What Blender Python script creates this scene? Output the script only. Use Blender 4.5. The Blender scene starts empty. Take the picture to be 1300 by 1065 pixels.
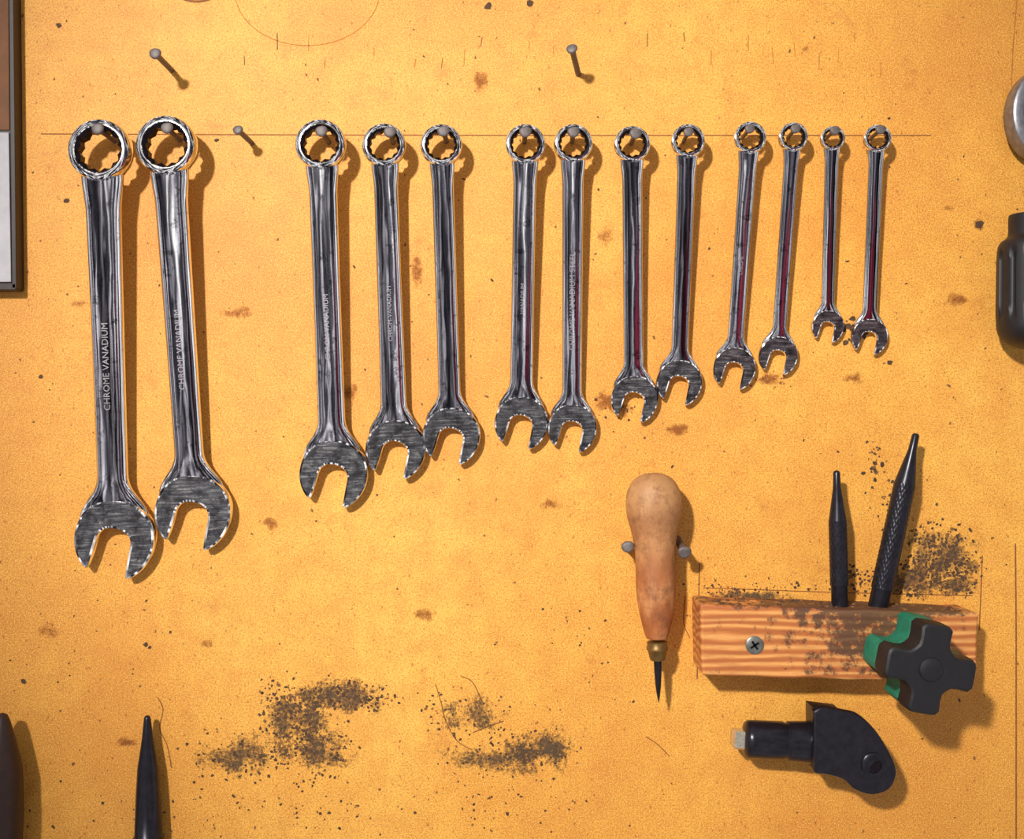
import bpy, bmesh, math, random
from mathutils import Vector, Matrix
random.seed(7)
S=0.0005; D=1400.0
scene=bpy.context.scene
scene.view_settings.view_transform='Standard'
scene.view_settings.look='None'

def W(px,py,d=0.0):
    """photo measurement (px) at distance d (px) in front of board -> metres"""
    k=(D-d)/D
    return Vector(((px-650)*k*S, -d*S, (532.5-py)*k*S))
def kk(d): return (D-d)/D

# ---------------------------------------------------------------- materials
def lin(c):
    return tuple(((v/255)/12.92 if v/255<=0.04045 else ((v/255+0.055)/1.055)**2.4) for v in c)+(1,)
class NT:
    def __init__(s,name):
        s.m=bpy.data.materials.new(name); s.m.use_nodes=True
        s.t=s.m.node_tree; s.b=s.t.nodes['Principled BSDF']
        s.tc=s.t.nodes.new('ShaderNodeTexCoord')
    def n(s,ty,**kw):
        nd=s.t.nodes.new(ty)
        for k,v in kw.items():
            if k in nd.inputs.keys(): nd.inputs[k].default_value=v
            else: setattr(nd,k,v)
        return nd
    def l(s,a,b): s.t.links.new(a,b)
    def noise(s,scale,detail=4,rough=.6,vec=None,dist=0):
        nd=s.n('ShaderNodeTexNoise',Scale=scale,Detail=detail,Roughness=rough,Distortion=dist)
        s.l(vec if vec else s.tc.outputs['Object'],nd.inputs['Vector']); return nd.outputs[0]
    def mapping(s,scale=(1,1,1),rot=(0,0,0),loc=(0,0,0)):
        nd=s.n('ShaderNodeMapping'); nd.inputs['Scale'].default_value=scale
        nd.inputs['Rotation'].default_value=rot; nd.inputs['Location'].default_value=loc
        s.l(s.tc.outputs['Object'],nd.inputs['Vector']); return nd.outputs[0]
    def ramp(s,fac,stops):
        nd=s.n('ShaderNodeValToRGB'); cr=nd.color_ramp
        while len(cr.elements)<len(stops): cr.elements.new(.5)
        for e,(p,c) in zip(cr.elements,stops): e.position=p; e.color=c
        s.l(fac,nd.inputs[0]); return nd.outputs[0]
    def mix(s,fac,a,b,mode='MIX'):
        nd=s.n('ShaderNodeMix',data_type='RGBA',blend_type=mode)
        for v,i in ((fac,0),(a,6),(b,7)):
            if hasattr(v,'links'): s.l(v,nd.inputs[i])
            else: nd.inputs[i].default_value=v
        return nd.outputs[2]
    def bump(s,h,strength=.3,dist=.0003):
        nd=s.n('ShaderNodeBump',Strength=strength,Distance=dist); s.l(h,nd.inputs['Height'])
        s.l(nd.outputs[0],s.b.inputs['Normal'])
    def col(s,c): 
        if hasattr(c,'links'): s.l(c,s.b.inputs['Base Color'])
        else: s.b.inputs['Base Color'].default_value=c
    def set(s,**kw):
        for k,v in kw.items(): s.b.inputs[k.replace('_',' ')].default_value=v

# board
b=NT('hardboard_orange')
n1=b.noise(5,3,.5)
c=b.ramp(n1,[(.3,lin((214,138,42))),(.5,lin((234,164,58))),(.7,lin((248,184,76)))])
n2=b.noise(60,6,.7)
c=b.mix(b.ramp(n2,[(.35,(0,0,0,1)),(.75,(.7,)*3+(1,))]),c,lin((202,120,32)))
n3=b.noise(900,3,.7)
c=b.mix(b.ramp(n3,[(.46,(0,0,0,1)),(.64,(.8,)*3+(1,))]),c,lin((174,98,26)))
n3b=b.noise(1300,2,.7,vec=b.mapping(loc=(3,1,2)))
c=b.mix(b.ramp(n3b,[(.50,(0,0,0,1)),(.68,(.75,)*3+(1,))]),c,lin((255,214,118)))
# rusty soft stains
n4=b.noise(22,6,.78,vec=b.mapping(loc=(1.3,0,.4)))
c=b.mix(b.ramp(n4,[(.58,(0,0,0,1)),(.72,(.55,)*3+(1,))]),c,lin((170,92,30)))
n6=b.noise(9,4,.6,vec=b.mapping(loc=(.3,0,2.4)))
c=b.mix(b.ramp(n6,[(.50,(0,0,0,1)),(.75,(.35,)*3+(1,))]),c,lin((196,112,34)))
# small fibre flecks
n5=b.n('ShaderNodeTexVoronoi',Scale=170); b.l(b.mapping(scale=(1,1,.6)),n5.inputs['Vector'])
c=b.mix(b.ramp(n5.outputs['Distance'],[(.05,(.75,)*3+(1,)),(.13,(0,0,0,1))]),c,lin((168,92,30)))
b.col(c); b.set(Roughness=.62); b.bump(n3,.25,.0002)
M_board=b.m

def chrome(name,base=(.82,.81,.83),rough=.05,seed=0,bumpd=.0007):
    c=NT(name)
    v=c.mapping(scale=(220,5,220),loc=(seed,seed*2,0))
    streak=c.noise(1,2,.5,vec=v,dist=.3)
    k=lambda f:(base[0]*f,base[1]*f,base[2]*f,1)
    colr=c.ramp(streak,[(.36,k(.45)),(.5,k(.9)),(.68,k(1.2))])  # bright and dark reflection streaks put into the chrome colour
    g=c.noise(170,5,.7,vec=c.mapping(loc=(seed,0,1)))
    colr=c.mix(c.ramp(g,[(.60,(0,0,0,1)),(.68,(.55,)*3+(1,))]),colr,(.07,.06,.065,1))
    c.col(colr); c.set(Metallic=1.0,Roughness=rough)
    c.bump(c.noise(1,1,.5,vec=c.mapping(scale=(70,30,70),loc=(seed,1,0))),.4,bumpd)
    return c.m
M_chrome=chrome('chrome_polished',seed=2)
M_chrome_ring=chrome('chrome_ring',base=(.95,.93,.93),rough=.07,seed=9,bumpd=.0005)
def satin(name,base,seed,rough=.09):
    c=NT(name)
    streak=c.noise(1,3,.55,vec=c.mapping(scale=(130,5,130),loc=(seed,seed*2,0)),dist=.5)
    k=lambda f:(min(1,base[0]*f),min(1,base[1]*f),min(1,base[2]*f),1)
    colr=c.ramp(streak,[(.36,k(.22)),(.47,k(.70)),(.57,k(1.25)),(.66,k(2.1))])  # strong light-dark reflection streaks painted into the panel colour
    g=c.noise(110,6,.75,vec=c.mapping(loc=(seed,0,1)))
    colr=c.mix(c.ramp(g,[(.55,(0,0,0,1)),(.64,(.7,)*3+(1,))]),colr,k(.16))
    c.col(colr); c.set(Metallic=1.0,Roughness=rough)
    c.bump(c.noise(1,2,.5,vec=c.mapping(scale=(80,16,80),loc=(seed,1,0))),.5,.0010)
    return c.m
M_satin=[satin('streak_painted_chrome_%d'%i,(.50,.48,.53),i*5.3+1) for i in range(4)]  # dark, recessed look of the shaft panels put into their colour
def brushed():
    c=NT('brushed_steel_face')
    v=c.mapping(scale=(60,600,60),rot=(0,0,.25))
    s=c.noise(1,5,.7,vec=v)
    colr=c.ramp(s,[(.3,(.06,.06,.07,1)),(.5,(.22,.215,.225,1)),(.70,(.66,.64,.62,1))])
    g=c.noise(110,5,.7)
    colr=c.mix(c.ramp(g,[(.45,(0,0,0,1)),(.60,(.8,)*3+(1,))]),colr,(.05,.045,.05,1))
    c.col(colr); c.set(Metallic=.95,Roughness=.22); c.bump(g,.4,.0006); return c.m
M_brush=brushed()
def plain(name,rgb,rough=.5,metal=0,var=.35,scale=200,bump=.2):
    c=NT(name); n=c.noise(scale,5,.65)
    a=lin(rgb); lo=tuple(x*(1-var) for x in a[:3])+(1,); hi=tuple(min(1,x*(1+var)) for x in a[:3])+(1,)
    c.col(c.ramp(n,[(.3,lo),(.7,hi)])); c.set(Roughness=rough,Metallic=metal); c.bump(n,bump,.0002); return c.m
M_nail=plain('nail_steel',(104,94,92),.55,.3)
M_dark=plain('socket_dark_steel',(46,38,44),.35,.9)
M_black=plain('black_plastic',(22,20,24),.5)
M_blacksteel=plain('black_oxide_steel',(38,36,44),.28,.5)
M_green=plain('green_plastic',(24,116,90),.5,0,.25)
M_brass=plain('brass_ferrule',(128,98,54),.45,.7)
M_ratchet=plain('worn_ratchet_steel',(128,128,134),.35,.6)
M_pencil=plain('pencil_mark',(140,84,36),.8)
M_pencil2=plain('pencil_mark_faint',(186,112,44),.8)
M_speck=plain('dirt_speck',(80,56,38),.9,0,.5)
M_speck2=plain('dirt_speck_light',(130,86,46),.9,0,.4)
M_frame=plain('dark_frame_edge',(40,24,18),.5)
M_paper=plain('grey_sheet',(180,176,180),.7,0,.12,60)
M_brownsheet=plain('brown_sheet',(112,68,34),.7,0,.2,60)
def stain(name,rgb,sc,lo,hi,amax,amin=0.0):
    """irregular translucent stain; fades by radial vertex attribute and noise"""
    c=NT(name); c.col(lin(rgb)); c.set(Roughness=.85)
    n=c.noise(sc,7,.8)
    n_b=c.noise(sc*.2,3,.6)
    av=c.n('ShaderNodeMath',operation='MULTIPLY_ADD'); c.l(n_b,av.inputs[0]); av.inputs[1].default_value=.7; c.l(n,av.inputs[2])
    at=c.n('ShaderNodeAttribute'); at.attribute_name='core'
    ad=c.n('ShaderNodeMath',operation='MULTIPLY_ADD'); c.l(at.outputs['Fac'],ad.inputs[0]); ad.inputs[1].default_value=.22; c.l(av.outputs[0],ad.inputs[2])
    r=c.n('ShaderNodeMapRange'); c.l(ad.outputs[0],r.inputs[0])
    r.inputs[1].default_value=lo; r.inputs[2].default_value=hi; r.inputs[3].default_value=amin; r.inputs[4].default_value=amax
    c.l(r.outputs[0],c.b.inputs['Alpha']); return c.m
M_stain=stain('rust_stain',(146,78,26),260,.86,1.12,.65)
M_smudge=stain('mould_smudge',(88,68,48),420,.88,1.08,.8)
def wood(name,c1,c2,c3,axis,ws,ns,dist=5.0):
    c=NT(name)
    v=c.mapping(scale=axis,rot=(0,0,0))
    w=c.n('ShaderNodeTexWave',Scale=ws,Distortion=dist,Detail=3.0); w.bands_direction='Z' ; 
    w.inputs['Detail Scale'].default_value=1.2
    c.l(v,w.inputs['Vector'])
    colr=c.ramp(w.outputs[1],[(.1,lin(c1)),(.55,lin(c2)),(.95,lin(c3))])
    n=c.noise(ns,5,.7,vec=v)
    colr=c.mix(c.ramp(n,[(.45,(0,0,0,1)),(.7,(.5,)*3+(1,))]),colr,lin(tuple(int(x*.8) for x in c1)))
    return c,colr
c,colr=wood('pine_block_wood',(178,100,48),(202,126,62),(224,158,88),(7,55,55),1.1,5,7.0)
# grime
g=c.noise(130,5,.75)
pos=c.n('ShaderNodeVectorMath',operation='DISTANCE'); c.l(c.tc.outputs['Object'],pos.inputs[0])
pos.inputs[1].default_value=W(1095,768,70)
mr=c.n('ShaderNodeMapRange'); c.l(pos.outputs['Value'],mr.inputs[0]); mr.inputs[1].default_value=.0; mr.inputs[2].default_value=.07; mr.inputs[3].default_value=.26; mr.inputs[4].default_value=-.05
ad=c.n('ShaderNodeMath',operation='ADD'); c.l(g,ad.inputs[0]); c.l(mr.outputs[0],ad.inputs[1])
sepn=c.n('ShaderNodeNewGeometry'); sx=c.n('ShaderNodeSeparateXYZ'); c.l(sepn.outputs['Normal'],sx.inputs[0])
ad2=c.n('ShaderNodeMath',operation='MULTIPLY_ADD'); c.l(sx.outputs[2],ad2.inputs[0]); ad2.inputs[1].default_value=.16; c.l(ad.outputs[0],ad2.inputs[2])
colr=c.mix(c.ramp(ad2.outputs[0],[(.55,(0,0,0,1)),(.66,(.85,)*3+(1,))]),colr,lin((62,44,34)))
c.col(colr); c.set(Roughness=.6); c.bump(g,.3,.0004); M_block=c.m
c,colr=wood('awl_handle_wood',(164,92,46),(180,110,60),(196,130,78),(60,60,10),1.0,12)
sep=c.n('ShaderNodeSeparateXYZ'); c.l(c.tc.outputs['Object'],sep.inputs[0])
mr=c.n('ShaderNodeMapRange'); c.l(sep.outputs[2],mr.inputs[0]); mr.inputs[1].default_value=-.075; mr.inputs[2].default_value=-.01
colr2=c.mix(.7,colr,lin((180,138,92)))
colr=c.mix(mr.outputs[0],colr,colr2)
g=c.noise(120,6,.75)
colr=c.mix(c.ramp(g,[(.46,(0,0,0,1)),(.68,(.8,)*3+(1,))]),colr,lin((116,70,40)))
c.col(colr); c.set(Roughness=.6); c.bump(g,.2,.0004); M_awl=c.m

# ---------------------------------------------------------------- mesh helpers
class MB:
    def __init__(s): s.v=[]; s.f=[]; s.mi=[]
    def add(s,vs,fs,mi=0):
        o=len(s.v); s.v+= [tuple(v) for v in vs]; s.f+=[tuple(i+o for i in f) for f in fs]; s.mi+=[mi]*len(fs)
    def rings(s,rings,mi=0,cap0=True,cap1=True,closed=False,sel=None,smi=0):
        n=len(rings[0]); vs=[v for r in rings for v in r]; fs=[]
        m=len(rings); base=len(s.mi)
        for i in range(m if closed else m-1):
            j=(i+1)%m
            for k in range(n):
                l=(k+1)%n; fs.append((i*n+k,i*n+l,j*n+l,j*n+k))
        nq=len(fs)
        if not closed:
            if cap0: fs.append(tuple(range(n))[::-1])
            if cap1: fs.append(tuple((m-1)*n+k for k in range(n)))
        s.add(vs,fs,mi)
        if sel:
            for q in range(nq):
                if (q%n) in sel: s.mi[base+q]=smi
    def obj(s,name,mats,mat=None,angle=35,scale=S,parent=None,bevel=0):
        me=bpy.data.meshes.new(name)
        me.from_pydata([Vector(v)*scale for v in s.v],[],s.f)
        for m in mats: me.materials.append(m)
        for p,i in zip(me.polygons,s.mi): p.material_index=i; p.use_smooth=True
        bm=bmesh.new(); bm.from_mesh(me); bmesh.ops.recalc_face_normals(bm,faces=bm.faces); bm.to_mesh(me); bm.free()
        me.set_sharp_from_angle(angle=math.radians(angle))
        o=bpy.data.objects.new(name,me); scene.collection.objects.link(o)
        if mat is not None: o.matrix_world=mat
        if parent: o.parent=parent; o.matrix_parent_inverse=parent.matrix_world.inverted()
        if bevel:
            md=o.modifiers.new('bevel','BEVEL'); md.width=bevel*S; md.segments=3; md.limit_method='ANGLE'; md.angle_limit=math.radians(40)
        return o
def smooth(t): t=max(0,min(1,t)); return t*t*(3-2*t)
def frame(A,B):
    """matrix: origin A, local -Y toward B, local Z toward viewer side"""
    y=(A-B).normalized(); z=Vector((0,-1,0)); z=(z-y*z.dot(y)).normalized(); x=y.cross(z)
    return Matrix(((x.x,y.x,z.x,A.x),(x.y,y.y,z.y,A.y),(x.z,y.z,z.z,A.z),(0,0,0,1)))
def axisframe(A,B):
    """origin A, local -Z toward B"""
    z=(A-B).normalized(); h=Vector((0,1,0)) if abs(z.y)<.9 else Vector((0,0,1)); y=(h-z*h.dot(z)).normalized(); x=y.cross(z)
    return Matrix(((x.x,y.x,z.x,A.x),(x.y,y.y,z.y,A.y),(x.z,y.z,z.z,A.z),(0,0,0,1)))
def lathe(mb,prof,n=40,mi=0,fn=None):
    rs=[]
    for z,r in prof:
        ring=[]
        for k in range(n):
            a=2*math.pi*k/n; rr=r*(fn(a,z) if fn else 1); ring.append((rr*math.cos(a),rr*math.sin(a),z))
        rs.append(ring)
    mb.rings(rs,mi)
def catmull(pts,n=8):
    out=[]
    for i in range(len(pts)-1):
        p0=pts[max(i-1,0)];p1=pts[i];p2=pts[i+1];p3=pts[min(i+2,len(pts)-1)]
        for k in range(n):
            t=k/n
            out.append(tuple(.5*((2*p1[j])+(-p0[j]+p2[j])*t+(2*p0[j]-5*p1[j]+4*p2[j]-p3[j])*t*t+(-p0[j]+3*p1[j]-3*p2[j]+p3[j])*t**3) for j in range(len(p1))))
    out.append(tuple(pts[-1])); return out
def offset(poly,dst):
    n=len(poly); out=[]
    area=sum(poly[i][0]*poly[(i+1)%n][1]-poly[(i+1)%n][0]*poly[i][1] for i in range(n))
    sg=1 if area>0 else -1
    for i in range(n):
        a=Vector(poly[i-1]);b_=Vector(poly[i]);c_=Vector(poly[(i+1)%n])
        e1=(b_-a).normalized();e2=(c_-b_).normalized()
        n1=Vector((-e1.y,e1.x))*sg;n2=Vector((-e2.y,e2.x))*sg
        m=(n1+n2); 
        if m.length<1e-6: m=n1
        m.normalize(); q=max(.5,m.dot(n1))
        p=b_+m*dst/q; out.append((p.x,p.y))
    return out
def plate(mb,poly,z0,z1,bv,mi=0,mif=None):
    """z0 front > z1 back"""
    L=[]
    for ins,z in ((bv,z0),(bv*.3,z0-bv*.3),(0,z0-bv),(0,z1+bv),(bv,z1)):
        q=offset(poly,ins) if ins else poly
        L.append([(x,y,z) for x,y in q])
    mb.rings(L,mi,False,False)
    n=len(poly)
    mb.add(L[0],[tuple(range(n))],mi if mif is None else mif)
    mb.add(L[-1],[tuple(range(n))[::-1]],mi)

def text_mesh(txt,size):
    cu=bpy.data.curves.new('t','FONT'); cu.body=txt; cu.size=size; cu.extrude=.25; cu.align_x='CENTER'; cu.align_y='CENTER'; cu.resolution_u=2; cu.offset=.0
    o=bpy.data.objects.new('t',cu); scene.collection.objects.link(o)
    bpy.context.view_layer.update()
    dg=bpy.context.evaluated_depsgraph_get()
    me=bpy.data.meshes.new_from_object(o.evaluated_get(dg))
    vs=[v.co.copy() for v in me.vertices]; fs=[tuple(p.vertices) for p in me.polygons]
    bpy.data.objects.remove(o); bpy.data.curves.remove(cu); bpy.data.meshes.remove(me)
    return vs,fs

# ---------------------------------------------------------------- wall (board)
mb=MB()
x0,x1,z0,z1=-2600,2600,-2200,2200
mb.add([(x0,0,z0),(x1,0,z0),(x1,0,z1),(x0,0,z1),(x0,24,z0),(x1,24,z0),(x1,24,z1),(x0,24,z1)],
 [(0,1,2,3),(4,5,6,7),(0,1,5,4),(1,2,6,5),(2,3,7,6),(3,0,4,7)])
wall=mb.obj('wall_back',[M_board])

# ---------------------------------------------------------------- nails
def nail(px,py,d,r=3.2,hr=7,lean=(0,0),name='nail',sink=14):
    """nail whose head sits at (px,py) at depth d, shaft driven into the board"""
    H=W(px,py,d); Bp=Vector((H.x+lean[0]*S,sink*S,H.z+lean[1]*S))
    L=(H-Bp).length/S
    mb=MB()
    lathe(mb,[(2.2,hr*.25),(2.0,hr*.7),(1.2,hr*.95),(0,hr),(-1.5,hr*.95),(-2.5,r*1.25),(-6,r),(-L+8,r),(-L,.4)],20,
          fn=lambda a,z:1+.06*math.sin(2*a+1)+.04*math.sin(3*a))
    return mb.obj(name,[M_nail],axisframe(H,Bp),angle=50)
# free nails
nail(197,68,60,3.4,7.0,(2,-2)); nail(726,62,58,3.4,6.5,(14,-16)); nail(302,165,46,3.2,6,(8,-6))

# ---------------------------------------------------------------- wrenches
# ring x,y,R ; shaft w top,bottom ; head x,y,r ; nail x,y ; text
WR=[
(124,189,39.5,47,39,143,684,51,(124,162),'CHROME VANADIUM'),
(209,183,38,43,37,243,650,48.5,(212,161),'CHROME VANADIUM'),
(406,182,32,37,36,422,601,43.5,(408,165),'CHROM-VANADIUM'),
(487,183,27.5,31,34,501,570,38,(495,166),'CHROM-VANADIUM'),
(560,183,26.5,28,29,572,553,36.5,(563,165),''),
(667,182,25.5,30,30,661,536,34,(667,166),'VANADIUM'),
(728,181,24.5,28,25,726,543,31,(728,166),'CHROME VANADIUM STEEL'),
(803,182,23,26,26,805,506,30,(807,168),''),
(874,178,21.5,24,22,862,485,29,(874,166),''),
(953,174,20.5,23,21,932,467,27,(952,162),'CHROME'),
(1008,173,18.5,19,18,988,451,24.5,(1010,162),''),
(1058,175,15.5,18,17,1051,414,20.5,(1060,164),''),
(1115,175,17.5,19,19,1104,427,23,(1118,163),''),
]
M_letter=plain('raised_letter_chrome',(142,137,142),.4,.45,.3)
def wrench(i,spec):
    x1,y1,R,wt,wb,x2,y2,r,nl,txt=spec
    d1=20+R*.72; d2=.34*r+5
    A=W(x1,y1,d1); B=W(x2,y2,d2); M=frame(A,B); L=(A-B).length/S
    k1=kk(d1);k2=kk(d2); R*=k1; r*=k2; wt*=k1; wb*=k2
    T=.60*R; Th=.32*r; ri=.70*R
    mb=MB(); N=96
    def circ(rad,z): return [(rad*math.cos(2*math.pi*k/N),rad*math.sin(2*math.pi*k/N),z) for k in range(N)]
    def star(z,g=1.0):
        out=[]
        for k in range(N):
            t=(k%8)/8; t=1-abs(2*t-1)   # 12 teeth over 96 samples
            rad=ri*(1.0-.13*t)*g; a=2*math.pi*k/N; out.append((rad*math.cos(a),rad*math.sin(a),z))
        return out
    tilt=Matrix.Rotation(math.radians(-5),3,'X')
    def tl(ring): return [tuple(tilt@Vector(v)) for v in ring]
    bv=.10*R
    outer=[circ(ri*1.09,-.02*R),circ(ri*1.13,0),circ(R-bv*1.2,0),circ(R-bv*.35,-bv*.35),circ(R,-bv*1.2),circ(R*1.01,-T*.5),circ(R,-T+bv),circ(R-bv*.35,-T+bv*.3),circ(R-bv*1.2,-T),circ(ri*1.09,-T)]
    mb.rings([tl(q) for q in outer],1,False,False)
    inner=[circ(ri*1.09,-.02*R),star(-.13*R),star(-T+.1*R),circ(ri*1.09,-T)]
    mb.rings([tl(q) for q in inner],2,False,False)
    # shaft loft: centre panel with painted reflection streaks, polished chamfered flanks, round edges
    prof=[(-1,0),(-.985,.26),(-.94,.46),(-.87,.62),(-.76,.82),(-.66,.90),(-.5,.945),(-.25,.985),(0,1.0),(.25,.985),(.5,.945),(.66,.90),(.76,.82),(.87,.62),(.94,.46),(.985,.26),(1,0)]
    prof=prof+[(-x,-z) for x,z in prof[1:-1]]
    ys=-.78*R; ye=-(L-.42*r); st=[]; NS=56
    for j in range(NS+1):
        t=j/NS
        y=ys+(ye-ys)*t
        w=(wt+(wb-wt)*t)/2
        w*=1+.16*(1-smooth((ys-y)/(1.2*R)))-.03*math.sin(math.pi*t)
        dist=L+y   # distance from head centre
        f=1-smooth((dist-.55*r)/(1.05*r)); f=f**1.35
        w=w+(0.86*r-w)*f
        th=.22*wt
        th=th+(.46*Th-th)*f
        zc = (-T*.55)*(1-t)+(-Th*.52)*t
        st.append([(px_*w,y,zc+pz*th) for px_,pz in prof])
    mb.rings(st,0,sel=(set(range(4,12)) if i<11 else None),smi=5)
    # open jaw head
    ph=math.radians(14.0); 
    ax=(M.to_3x3().inverted()@Vector((-math.sin(ph),0,-math.cos(ph)))); u=Vector((ax.x,ax.y)).normalized(); v=Vector((-u.y,u.x))
    if v.x<0: v=-v
    out=catmull([(.60,.90),(.76,.74),(.91,.48),(1.0,.14),(.985,-.2),(.88,-.5),(.68,-.75),(.38,-.93),(0,-1.0),(-.38,-.93),(-.68,-.75),(-.88,-.5),(-.985,-.2),(-1.0,.14),(-.92,.46),(-.78,.70),(-.62,.86)],6)
    inn=[(-.52,.90),(-.47,.84)]+[(-.435,.5),(-.42,.16)]+catmull([(-.42,.10),(-.38,-.05),(-.24,-.19),(0,-.24),(.24,-.19),(.38,-.05),(.42,.10)],4)+[(.42,.2),(.435,.5),(.46,.86),(.50,.93)]
    poly=[(v.x*a*r+u.x*bb*r+v.x*.03*r, -L+v.y*a*r+u.y*bb*r) for a,bb in out+inn]
    plate(mb,poly,0,-Th,.07*r,1,3)
    if txt:
        sz=wt*.25
        if len(txt)>16: sz=wt*.36
        vs,fs=text_mesh(txt,sz)
        tcen=.55
        yy=ys+(ye-ys)*tcen; t=tcen; th=.22*wt; zt=(-T*.55)*(1-t)+(-Th*.52)*t+th*1.0
        slope=((-Th*.52)-(-T*.55))/(ye-ys)
        vs=[(-q.y, q.x+yy, zt+q.z+slope*q.x) for q in vs]
        mb.add(vs,fs,4)
    o=mb.obj('combination_wrench',[M_chrome,M_chrome_ring,M_dark,M_brush,M_letter,M_satin[i%4]],M,angle=32)
    nx,ny=nl; hr=7.2 if R>22 else 6.0
    nail(nx,ny+1.5,d1+9,3.0 if R>22 else 2.4,hr,((-1)**i*1.0,-1.0))
for i,sp in enumerate(WR): wrench(i,sp)

# ---------------------------------------------------------------- awl
def awl():
    d=40; A=W(829,600,d); B=W(836,884,d); k=kk(d); M=axisframe(A,B)
    prof=[(0,1),(-1,10),(-4,18),(-10,26),(-20,32),(-32,35),(-44,35.5),(-56,34),(-70,30.5),(-84,27.5),(-98,25.6),(-112,25),(-128,25),(-145,25),(-160,24),(-176,22),(-190,19),(-200,16.5),(-207,14.5),(-210,13)]
    pr=catmull(prof,3); mb=MB(); lathe(mb,[(z*k,r*k) for z,r in pr],48)
    lathe(mb,[(-208,11.5),(-208.5,12.5),(-214,12.5),(-215,13.3),(-218,13.3),(-219,12),(-228,10),(-231,9),(-232,4)],32,1)
    lathe(mb,[(-228,5.2),(-245,4.6),(-262,3.6),(-276,1.8),(-284,.2)],24,2)
    mb.obj('wooden_handled_awl',[M_awl,M_brass,M_blacksteel],M,angle=50)
awl()
nail(797,694,46,4.6,7.5,(6,-8)); nail(869,701,50,4.6,8,(-2,14))

# ---------------------------------------------------------------- wood block with holes, screw
BD=66
def block():
    fr=[W(889,767,BD),W(1243,779,BD),W(1239,867,BD),W(891,858,BD)]
    v=[p/S for p in fr]+[Vector((p.x,0,p.z))/S for p in fr]
    bm=bmesh.new(); vs=[bm.verts.new(q) for q in v]
    for f in [(0,1,2,3),(4,5,6,7),(0,1,5,4),(1,2,6,5),(2,3,7,6),(3,0,4,7)]: bm.faces.new([vs[i] for i in f])
    bmesh.ops.recalc_face_normals(bm,faces=bm.faces)
    bmesh.ops.subdivide_edges(bm,edges=bm.edges[:],cuts=14,use_grid_fill=True)
    for q in bm.verts:
        p=q.co; 
        if p.y<-1:
            j=math.sin(p.x*.09)*.9+math.sin(p.x*.23+p.z*.2)*.6
            q.co.z+=j*.8; q.co.y+=math.sin(p.x*.05+p.z*.1)*.8
    me=bpy.data.meshes.new('timber_block'); 
    for q in bm.verts: q.co*=S
    bm.to_mesh(me); bm.free(); me.materials.append(M_block)
    for p in me.polygons: p.use_smooth=True
    me.set_sharp_from_angle(angle=math.radians(40))
    o=bpy.data.objects.new('timber_tool_block',me); scene.collection.objects.link(o)
    md=o.modifiers.new('bevel','BEVEL'); md.width=4*S; md.segments=3; md.limit_method='ANGLE'; md.angle_limit=math.radians(50)
    mb=MB(); lathe(mb,[(1.5,1),(1.5,9.5),(.6,11),(-3,11),(-14,4)],28)
    for a in (0.6,0.6+math.pi/2):
        c_,s_=math.cos(a),math.sin(a); pts=[(-6,-1.3),(6,-1.3),(6,1.3),(-6,1.3)]
        P=[(x*c_-y*s_,x*s_+y*c_) for x,y in pts]
        mb.add([(x,y,1.7) for x,y in P]+[(x,y,0) for x,y in P],[(0,1,2,3),(0,1,5,4),(1,2,6,5),(2,3,7,6),(3,0,4,7)],1)
    C=W(958,819,BD+1)
    s=mb.obj('screw',[plain('zinc_screw',(120,120,114),.4,.6),M_dark],axisframe(C,C+Vector((0,1,0))),parent=o)
    # dusty crumbs along the top
    mb=MB()
    for _ in range(150):
        px=random.uniform(905,1225); dd=random.uniform(8,BD-8); h=random.uniform(1,3.2)
        t=(px-889)/354; base=W(px,767+12*t,BD); c0=Vector((base.x/S*1.0,-dd,base.z/S-1))
        w=random.uniform(1.2,4.2)
        rs=[]
        for zz,q in ((0,1),(.5,.85),(.9,.45)):
            rs.append([(c0.x+w*q*math.cos(a)*random.uniform(.8,1.2),c0.y+w*q*math.sin(a)*random.uniform(.8,1.2),c0.z+h*zz) for a in [j*2*math.pi/7 for j in range(7)]])
        mb.rings(rs,random.choice([0,0,1]))
    mb.obj('dust_crumbs',[M_speck,M_speck2],parent=o)
    return o
block()

# ---------------------------------------------------------------- punches
def punch(tip,base,r,rt,taper,name,d=38,sink=34):
    A=W(tip[0],tip[1],d); Bq=W(base[0],base[1],d); M=axisframe(A,Bq); L=(A-Bq).length/S; Lt=L+sink
    mb=MB()
    prof=[(0,rt*.25),(-1,rt*.8),(-3,rt),(-taper*.35,rt*1.15),(-taper*.8,r*.80),(-taper,r*.97),(-taper-2,r)]
    lathe(mb,prof,36)
    pr=[]; z=-taper-2
    while z>-L+16: pr.append((z,r)); z-=1.6
    n=96
    lathe(mb,pr,n,1,fn=lambda a,zz:1+.05*(abs(math.sin(9*a+zz*.28))*abs(math.sin(9*a-zz*.28)))-.02)
    lathe(mb,[(z+1.6,r*.97),(z,r*.93),(-Lt,r*.93)],36)
    mb.obj(name,[M_blacksteel,M_blacksteel],M,angle=50)
punch((1062,597),(1066,760),11,4.2,60,'pin_punch')
punch((1163,550),(1116,764),13,4.5,62,'center_punch')

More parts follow.
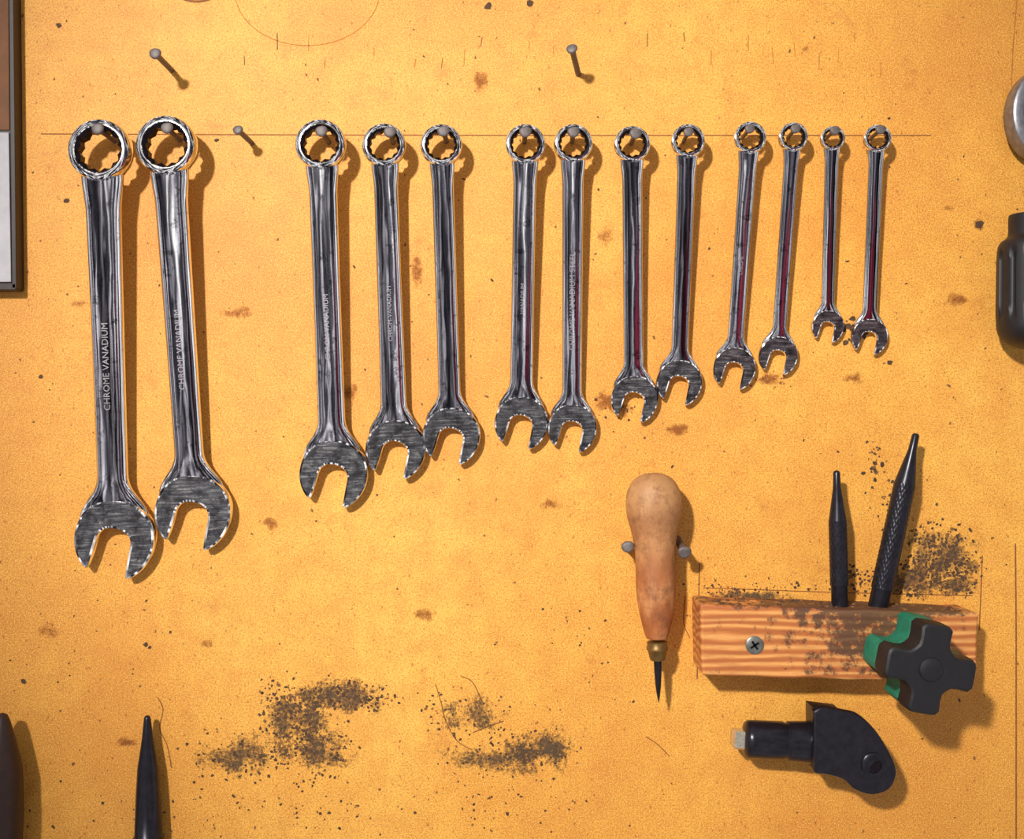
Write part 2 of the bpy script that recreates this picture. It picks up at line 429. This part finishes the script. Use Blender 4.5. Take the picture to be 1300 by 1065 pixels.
# ---------------------------------------------------------------- lobed knob (black front, green back)
def knob():
    d0,d1=BD+1,150; C=W(1182,850,d1); k=kk(d1); r0=math.radians(-10)
    def arm(hw,tipw,Ln):
        pts=[]
        for q in range(4):
            a=q*math.pi/2+r0; c_,s_=math.cos(a),math.sin(a)
            for x,y in [(hw+3,-hw-3),(hw+8,-hw+1),(hw+16,-tipw),(Ln-6,-tipw-1),(Ln-1,-tipw+4),(Ln,-tipw+10),(Ln,tipw-10),(Ln-1,tipw-4),(Ln-6,tipw+1),(hw+16,tipw),(hw+8,hw-1)]:
                pts.append(((x*c_-y*s_)*k,(x*s_+y*c_)*k))
        return pts
    mb=MB(); P=arm(22,20,58); th=d1-d0
    plate(mb,P,0,-th*.45,4,0)
    P2=arm(21,19,57)
    plate(mb,P2,-th*.45,-th,2,1)
    lathe(mb,[(3,2),(3,8),(1.5,13),(-2,15)],28,0)
    mb.obj('cross_shaped_clamp_knob',[M_black,M_green,M_dark],axisframe(C,C+Vector((0,1,0))),angle=40)
knob()

# ---------------------------------------------------------------- universal joint
def ujoint():
    d=42; A=W(929,937,d); B=W(1085,945,d); M=axisframe(A,B)
    mb=MB()
    def sq(h,z): 
        c_=h*.25; return [(-h+c_,-h,z),(h-c_,-h,z),(h,-h+c_,z),(h,h-c_,z),(h-c_,h,z),(-h+c_,h,z),(-h,h-c_,z),(-h,-h+c_,z)]
    mb.rings([sq(8.5,0),sq(11,-2),sq(11,-24)],1)
    lathe(mb,[(-14,13),(-16,20),(-19,22.5),(-24,23),(-40,23.2),(-62,23.5),(-64,22.2),(-67,22.2),(-69,24),(-88,25),(-104,27),(-110,30),(-116,30),(-140,28),(-142,4)],48)
    o=mb.obj('universal_joint_adapter',[M_blacksteel,plain('bright_square_drive',(214,206,186),.25,.8,.15)],M,angle=35)
    for dd,nm in ((78,'yoke_ear_front'),(22,'yoke_ear_back')):
        mb=MB(); C=W(1033,899,dd)
        pts=catmull([(0,-4),(6,0),(14,1),(34,-3),(54,-8),(72,-24),(86,-44),(97,-66),(99,-82),(90,-98),(70,-104),(50,-98),(36,-86),(16,-80),(2,-78),(0,-70)],5)
        plate(mb,[(x,y) for x,y in pts],0,-13,2.5)
        n=28; rs=[]
        for rr,z in ((15,-1),(15,2),(12.5,3.5),(9,3.5),(8.5,1),(1,1)): rs.append([(72+rr*math.cos(2*math.pi*j/n),-68+rr*math.sin(2*math.pi*j/n),z) for j in range(n)])
        mb.rings(rs,0)
        mb.obj(nm,[M_blacksteel],axisframe(C,C+Vector((0,1,0))),parent=o)
    mb=MB(); C=W(1036,902,70)
    plate(mb,[(0,0),(34,-4),(34,-72),(0,-74)],0,-50,3)
    mb.obj('yoke_web',[M_blacksteel],axisframe(C,C+Vector((0,1,0))),parent=o)
    mb=MB(); C=W(1104,966,48)
    lathe(mb,[(32,3),(32,9),(-32,9),(-32,3)],24)
    n=24
    mb.rings([[(x,12*math.cos(2*math.pi*j/n),12*math.sin(2*math.pi*j/n)) for j in range(n)] for x in (-22,-20,20,22)])
    mb.obj('cross_spider',[M_dark],axisframe(C,C+Vector((0,1,0))),parent=o)
ujoint()

# ---------------------------------------------------------------- tools rising from the bottom edge
def spike(tip,base,prof,name,d,mat,n=32):
    A=W(*tip,d);B=W(*base,d); mb=MB(); lathe(mb,prof,n); mb.obj(name,[mat,M_dark],axisframe(A,B),angle=45)
spike((187,908),(190,1200),[(0,1),(-1,3),(-4,4.2),(-30,7),(-64,12.5),(-100,15),(-150,17),(-152,19),(-290,19),(-296,16),(-297,2)],'tapered_drift_punch',20,M_blacksteel)
spike((3,905),(-22,1240),[(0,1),(-2,6),(-10,10),(-40,20),(-68,28),(-120,33),(-200,35),(-320,36),(-330,28),(-331,2)],'dark_tapered_tool',37,plain('dark_brown_cone',(44,24,18),.5))  # plain tapered cone for a dark shape, kind of tool not known

# ---------------------------------------------------------------- ratchet on the right edge
def ratchet():
    d=43; mb=MB(); A=W(1332,140,d+2); B=W(1314,430,d); M=frame(A,B)
    n=72
    def ov(rx,ry,z,y0=0): return [(rx*math.cos(2*math.pi*j/n),y0+ry*math.sin(2*math.pi*j/n),z) for j in range(n)]
    mb.rings([ov(30,40,-3),ov(32,43,0),ov(40,53,0),ov(43,56,-2),ov(44,57,-6),ov(44,57,-28),ov(41,53,-33),ov(20,30,-34)],0)
    mb.rings([ov(10,10,-30,0),ov(10,10,-44,0)],0)
    mb.rings([ov(10,10,4,14),ov(18,18,3,14),ov(20,20,-4,14)],1)
    mb.rings([[(x*w,y,-16+z*w) for x,z in [(math.cos(a),math.sin(a)*.8) for a in [2*math.pi*j/24 for j in range(24)]]] for y,w in ((-40,22),(-60,15),(-80,12),(-110,11),(-150,12))],0)
    o=mb.obj('ratchet_wrench',[M_ratchet,M_dark],M)
    mb=MB(); A2=W(1311,271,d); B2=W(1312,438,d)
    pr=catmull([(0,4),(-1,24),(-4,27.5),(-24,28),(-30,31),(-36,38),(-50,41),(-90,42),(-130,42.5),(-148,40),(-160,30),(-166,14),(-167,2)],4)
    def fl(a,z):
        if -128<z<-48: return 1-.09*max(0,math.sin(14*a))**.5
        return 1
    lathe(mb,pr,168,0,fn=fl)
    mb.obj('grip',[M_black],axisframe(A2,B2),parent=o,angle=50)
ratchet()

# ---------------------------------------------------------------- framed chart on left edge
def chart():
    d=22; mb=MB()
    k=1/S
    def q(px,py,dd): p=W(px,py,dd)*k; return (p.x,p.y,p.z)
    TL,TR,BR,BL=(-420,-300),(12,-300),(20,366),(-420,366)
    def box(c4,df,db,mi):
        f=[q(x,y,df) for x,y in c4]; bk=[(p[0],-db,p[2]) for p in f]
        mb.add(f+bk,[(0,1,2,3),(4,5,6,7),(0,1,5,4),(1,2,6,5),(2,3,7,6),(3,0,4,7)],mi)
    box([TL,TR,BR,BL],14,0,0)
    box([(8,-300),(14,-300),(21,366),(15,366)],d,0,0)
    box([(-420,360),(20,360),(20,368),(-420,368)],d,0,0)
    box([(-420,-300),(12,-300),(12,-290),(-420,-290)],d,0,0)
    box([(-420,-300),(-411,-300),(-411,368),(-420,368)],d,0,0)
    box([(-408,-288),(9,-288),(12,165),(-408,165)],15.5,13,2)
    box([(-408,168),(11,168),(14,358),(-408,358)],17,13,1)
    mb.obj('framed_chart',[M_frame,M_paper,M_brownsheet],bevel=.8)
chart()

# ---------------------------------------------------------------- pencil marks, specks, stains (parts of wall)
def strip(mb,pts,w,mi,y=-.25):
    P=[W(*p)/S for p in pts]
    for i in range(len(P)-1):
        a,b_=P[i],P[i+1]; t=(b_-a).normalized(); n=Vector((-t.z,0,t.x))*w/2
        mb.add([(a.x+n.x,y,a.z+n.z),(b_.x+n.x,y,b_.z+n.z),(b_.x-n.x,y,b_.z-n.z),(a.x-n.x,y,a.z-n.z)],[(0,1,2,3)],mi)
mb=MB()
strip(mb,[(52,170),(300,171),(650,172),(1000,172),(1182,172)],1.4,0)
for x in [310,352,392,413,475,528,562,590,612,672,703,822,868,903,950,980,1008,1040,1065,1085,1118]:
    y=random.uniform(38,80); L=random.uniform(9,22); strip(mb,[(x,y),(x+random.uniform(-2,2),y+L)],random.uniform(.8,1.4),random.choice([0,1,1]))
strip(mb,[(390+92*math.cos(a),-12+70*math.sin(a)) for a in [math.pi*j/40 for j in range(41)]],1.0,1)
strip(mb,[(250+45*math.cos(a),-42+44*math.sin(a)) for a in [math.pi*j/30 for j in range(31)]],3,0)
strip(mb,[(888,715),(887,765),(885,862)],1.6,0); strip(mb,[(1247,705),(1245,760),(1243,800)],1.6,0)
strip(mb,[(893,746),(1060,752),(1235,756)],1.2,0); strip(mb,[(1289,690),(1290,800),(1290,1200)],2,0)
strip(mb,[(1291,0),(1286,60),(1284,110)],1.4,1)
for pts in ([(200,885),(207,900),(203,925),(212,945),(218,975)],[(553,868),(560,892),(566,915),(580,940),(600,952)],[(585,858),(600,866),(612,890)],
            [(820,935),(835,945),(850,960)],[(870,755),(868,790),(876,810)],[(640,915),(620,922),(600,930)]):
    strip(mb,catmull([tuple(map(float,p)) for p in pts],6),1.3,0)
mb.obj('pencil_marks',[M_pencil,M_pencil2],parent=wall)

def blob(mb,px,py,r,mi,y,asp=1,rot=0,n=8,jit=.3):
    c0=W(px,py)/S; vs=[]
    for j in range(n):
        a=2*math.pi*j/n; q=r*random.uniform(1-jit,1+jit); x,z=q*math.cos(a)*asp,q*math.sin(a)
        vs.append((c0.x+x*math.cos(rot)-z*math.sin(rot),y,c0.z+x*math.sin(rot)+z*math.cos(rot)))
    mb.add(vs,[tuple(range(n))],mi)
mb=MB()
CL=[(425,884,34,10,170,1.6),(380,905,22,16,130,1.6),(375,935,22,18,120,1.6),(405,955,22,12,90,1.5),(350,890,12,14,60,1.4),(468,888,16,8,60,1.5),
(285,950,26,20,50,1.5),(320,965,30,12,60,1.5),(640,962,34,12,80,1.4),(600,905,28,16,40,1.3),(690,955,22,16,50,1.4),(640,925,50,20,50,1.3),(560,905,20,14,18,1.4),
(1188,692,20,18,170,1.6),(1200,722,26,12,190,1.7),(1160,735,16,12,100,1.7),(1215,745,14,8,50,1.6),(1112,585,7,14,26,2.0),(1125,640,18,20,40,1.4),(1100,738,14,8,60,1.6),
(1000,745,60,5,60,1.3),(930,755,20,6,40,1.4),(1085,415,7,10,26,3.0),(1075,730,12,8,40,1.5),(240,1020,120,25,40,1.4),(420,1010,60,25,50,1.5),(650,1010,60,22,40,1.4),
(980,480,24,8,14,1.4),(780,512,16,10,24,1.4),(150,800,90,60,30,1.2),(735,820,40,30,18,1.2)]
for cx,cy,sx,sy,n,sz in CL:
    for _ in range(n):
        blob(mb,random.gauss(cx,sx),random.gauss(cy,sy),sz*random.uniform(.45,1.35),random.choice([0,0,0,1]),-.3-random.random()*.05,random.uniform(.7,1.5),random.uniform(0,3),7)
for _ in range(480):
    blob(mb,random.uniform(-50,1350),random.uniform(-20,1100),random.uniform(.5,1.6),random.choice([0,1,1,1]),-.3,random.uniform(.5,2),random.uniform(0,3),6)
for px,py,r in [(75,32,3),(275,178,2.5),(52,478,2.5),(85,255,3),(620,8,4),(673,4,4),(1243,285,5),(30,865,3),(185,818,3),(190,822,2),(1130,460,3),(505,348,2)]:
    blob(mb,px,py,r,0,-.33,1.2,.3,9)
mb.obj('dirt_specks',[M_speck,M_speck2],parent=wall)

def patches(name,lst,mat,y):
    vs=[];fs=[];core=[]
    for px,py,rx,ry in lst:
        n=30; c0=W(px,py)/S; o=len(vs); vs.append(Vector((c0.x,y,c0.z))*S); core.append(1.0)
        for q,cv in ((.5,.6),(1.0,0.0),(1.6,-1.8)):
            for j in range(n):
                a=2*math.pi*j/n; f=1+.12*math.sin(3*a+px)+.08*math.sin(5*a+py)
                vs.append(Vector((c0.x+rx*q*f*math.cos(a),y,c0.z+ry*q*f*math.sin(a)))*S); core.append(cv)
        for j in range(n):
            k2=(j+1)%n; fs.append((o,o+1+j,o+1+k2))
            for l in range(2): fs.append((o+1+l*n+j,o+1+(l+1)*n+j,o+1+(l+1)*n+k2,o+1+l*n+k2))
        y-=.012
    me=bpy.data.meshes.new(name); me.from_pydata(vs,[],fs); me.materials.append(mat)
    at=me.attributes.new('core','FLOAT','POINT'); at.data.foreach_set('value',core)
    o=bpy.data.objects.new(name,me); scene.collection.objects.link(o); o.parent=wall
patches('rust_stains',[(609,104,12,13),(768,508,14,13),(790,518,16,10),(345,664,9,8),(977,482,16,7),(530,345,8,22),(262,816,11,6),(1244,284,8,8),(160,942,13,6),
  (770,300,10,14),(1215,380,16,8),(100,385,12,5),(1022,62,8,5),(300,398,20,8),(1085,480,14,7),(1205,265,9,5),(860,545,14,7),(445,500,10,12),(700,640,14,8),(60,800,16,10),(540,780,14,8)],M_stain,-.12)
patches('mould_smudges',[(425,885,70,24),(378,915,50,42),(400,952,56,26),(300,958,50,26),(640,962,80,22),(600,905,40,22),(1195,708,50,40),(1165,738,50,22),(1215,742,28,16),(950,757,60,8),(690,950,40,30)],M_smudge,-.2)

# ---------------------------------------------------------------- light + world
w=bpy.data.worlds.new('reflection_surround'); scene.world=w; w.use_nodes=True; t=w.node_tree
bg=t.nodes['Background']; tc=t.nodes.new('ShaderNodeTexCoord')
mp=t.nodes.new('ShaderNodeMapping'); mp.inputs['Scale'].default_value=(2.4,1,.8); t.links.new(tc.outputs['Generated'],mp.inputs['Vector'])
nz=t.nodes.new('ShaderNodeTexNoise'); nz.inputs['Scale'].default_value=4.5; nz.inputs['Detail'].default_value=3; nz.inputs['Roughness'].default_value=.5
t.links.new(mp.outputs[0],nz.inputs['Vector'])
rp=t.nodes.new('ShaderNodeValToRGB'); cr=rp.color_ramp
for _ in range(3): cr.elements.new(.5)
for e,(p,c_) in zip(cr.elements,[(.40,(.008,.008,.014,1)),(.49,(.10,.095,.12,1)),(.53,(.50,.48,.53,1)),(.56,(2.3,2.25,2.2,1)),(.63,(.05,.048,.07,1))]): e.position=p; e.color=c_  # invented bright and dark bands for the chrome to reflect
t.links.new(nz.outputs[0],rp.inputs[0])
ds=t.nodes.new('ShaderNodeVectorMath'); ds.operation='DISTANCE'; t.links.new(tc.outputs['Generated'],ds.inputs[0]); ds.inputs[1].default_value=Vector((.28,-.95,-.05)).normalized()
mr=t.nodes.new('ShaderNodeMapRange'); t.links.new(ds.outputs['Value'],mr.inputs[0]); mr.inputs[1].default_value=.05; mr.inputs[2].default_value=.13; mr.inputs[3].default_value=.7; mr.inputs[4].default_value=0
mx=t.nodes.new('ShaderNodeMix'); mx.data_type='RGBA'; t.links.new(mr.outputs[0],mx.inputs[0]); t.links.new(rp.outputs[0],mx.inputs[6]); mx.inputs[7].default_value=(.45,.03,.07,1)  # added red patch, seen only as red reflections in the chrome
t.links.new(mx.outputs[2],bg.inputs[0]); bg.inputs[1].default_value=.8
la=bpy.data.lights.new('workshop_lamp','SPOT'); la.shadow_soft_size=.055; la.energy=205; la.color=(1,.97,.91); la.spot_size=math.radians(33); la.spot_blend=1.0
lo=bpy.data.objects.new('workshop_lamp',la); scene.collection.objects.link(lo); lo.location=(-.66,-1.65,.74)
lo.rotation_euler=(W(710,470)-lo.location).to_track_quat('-Z','Y').to_euler()

cam=bpy.data.cameras.new('camera'); co=bpy.data.objects.new('camera',cam); scene.collection.objects.link(co)
cam.sensor_fit='HORIZONTAL'; cam.sensor_width=36; cam.lens=36*D/1300; cam.clip_start=.01
co.location=(0,-D*S,0); co.rotation_euler=(math.pi/2,0,0); scene.camera=co
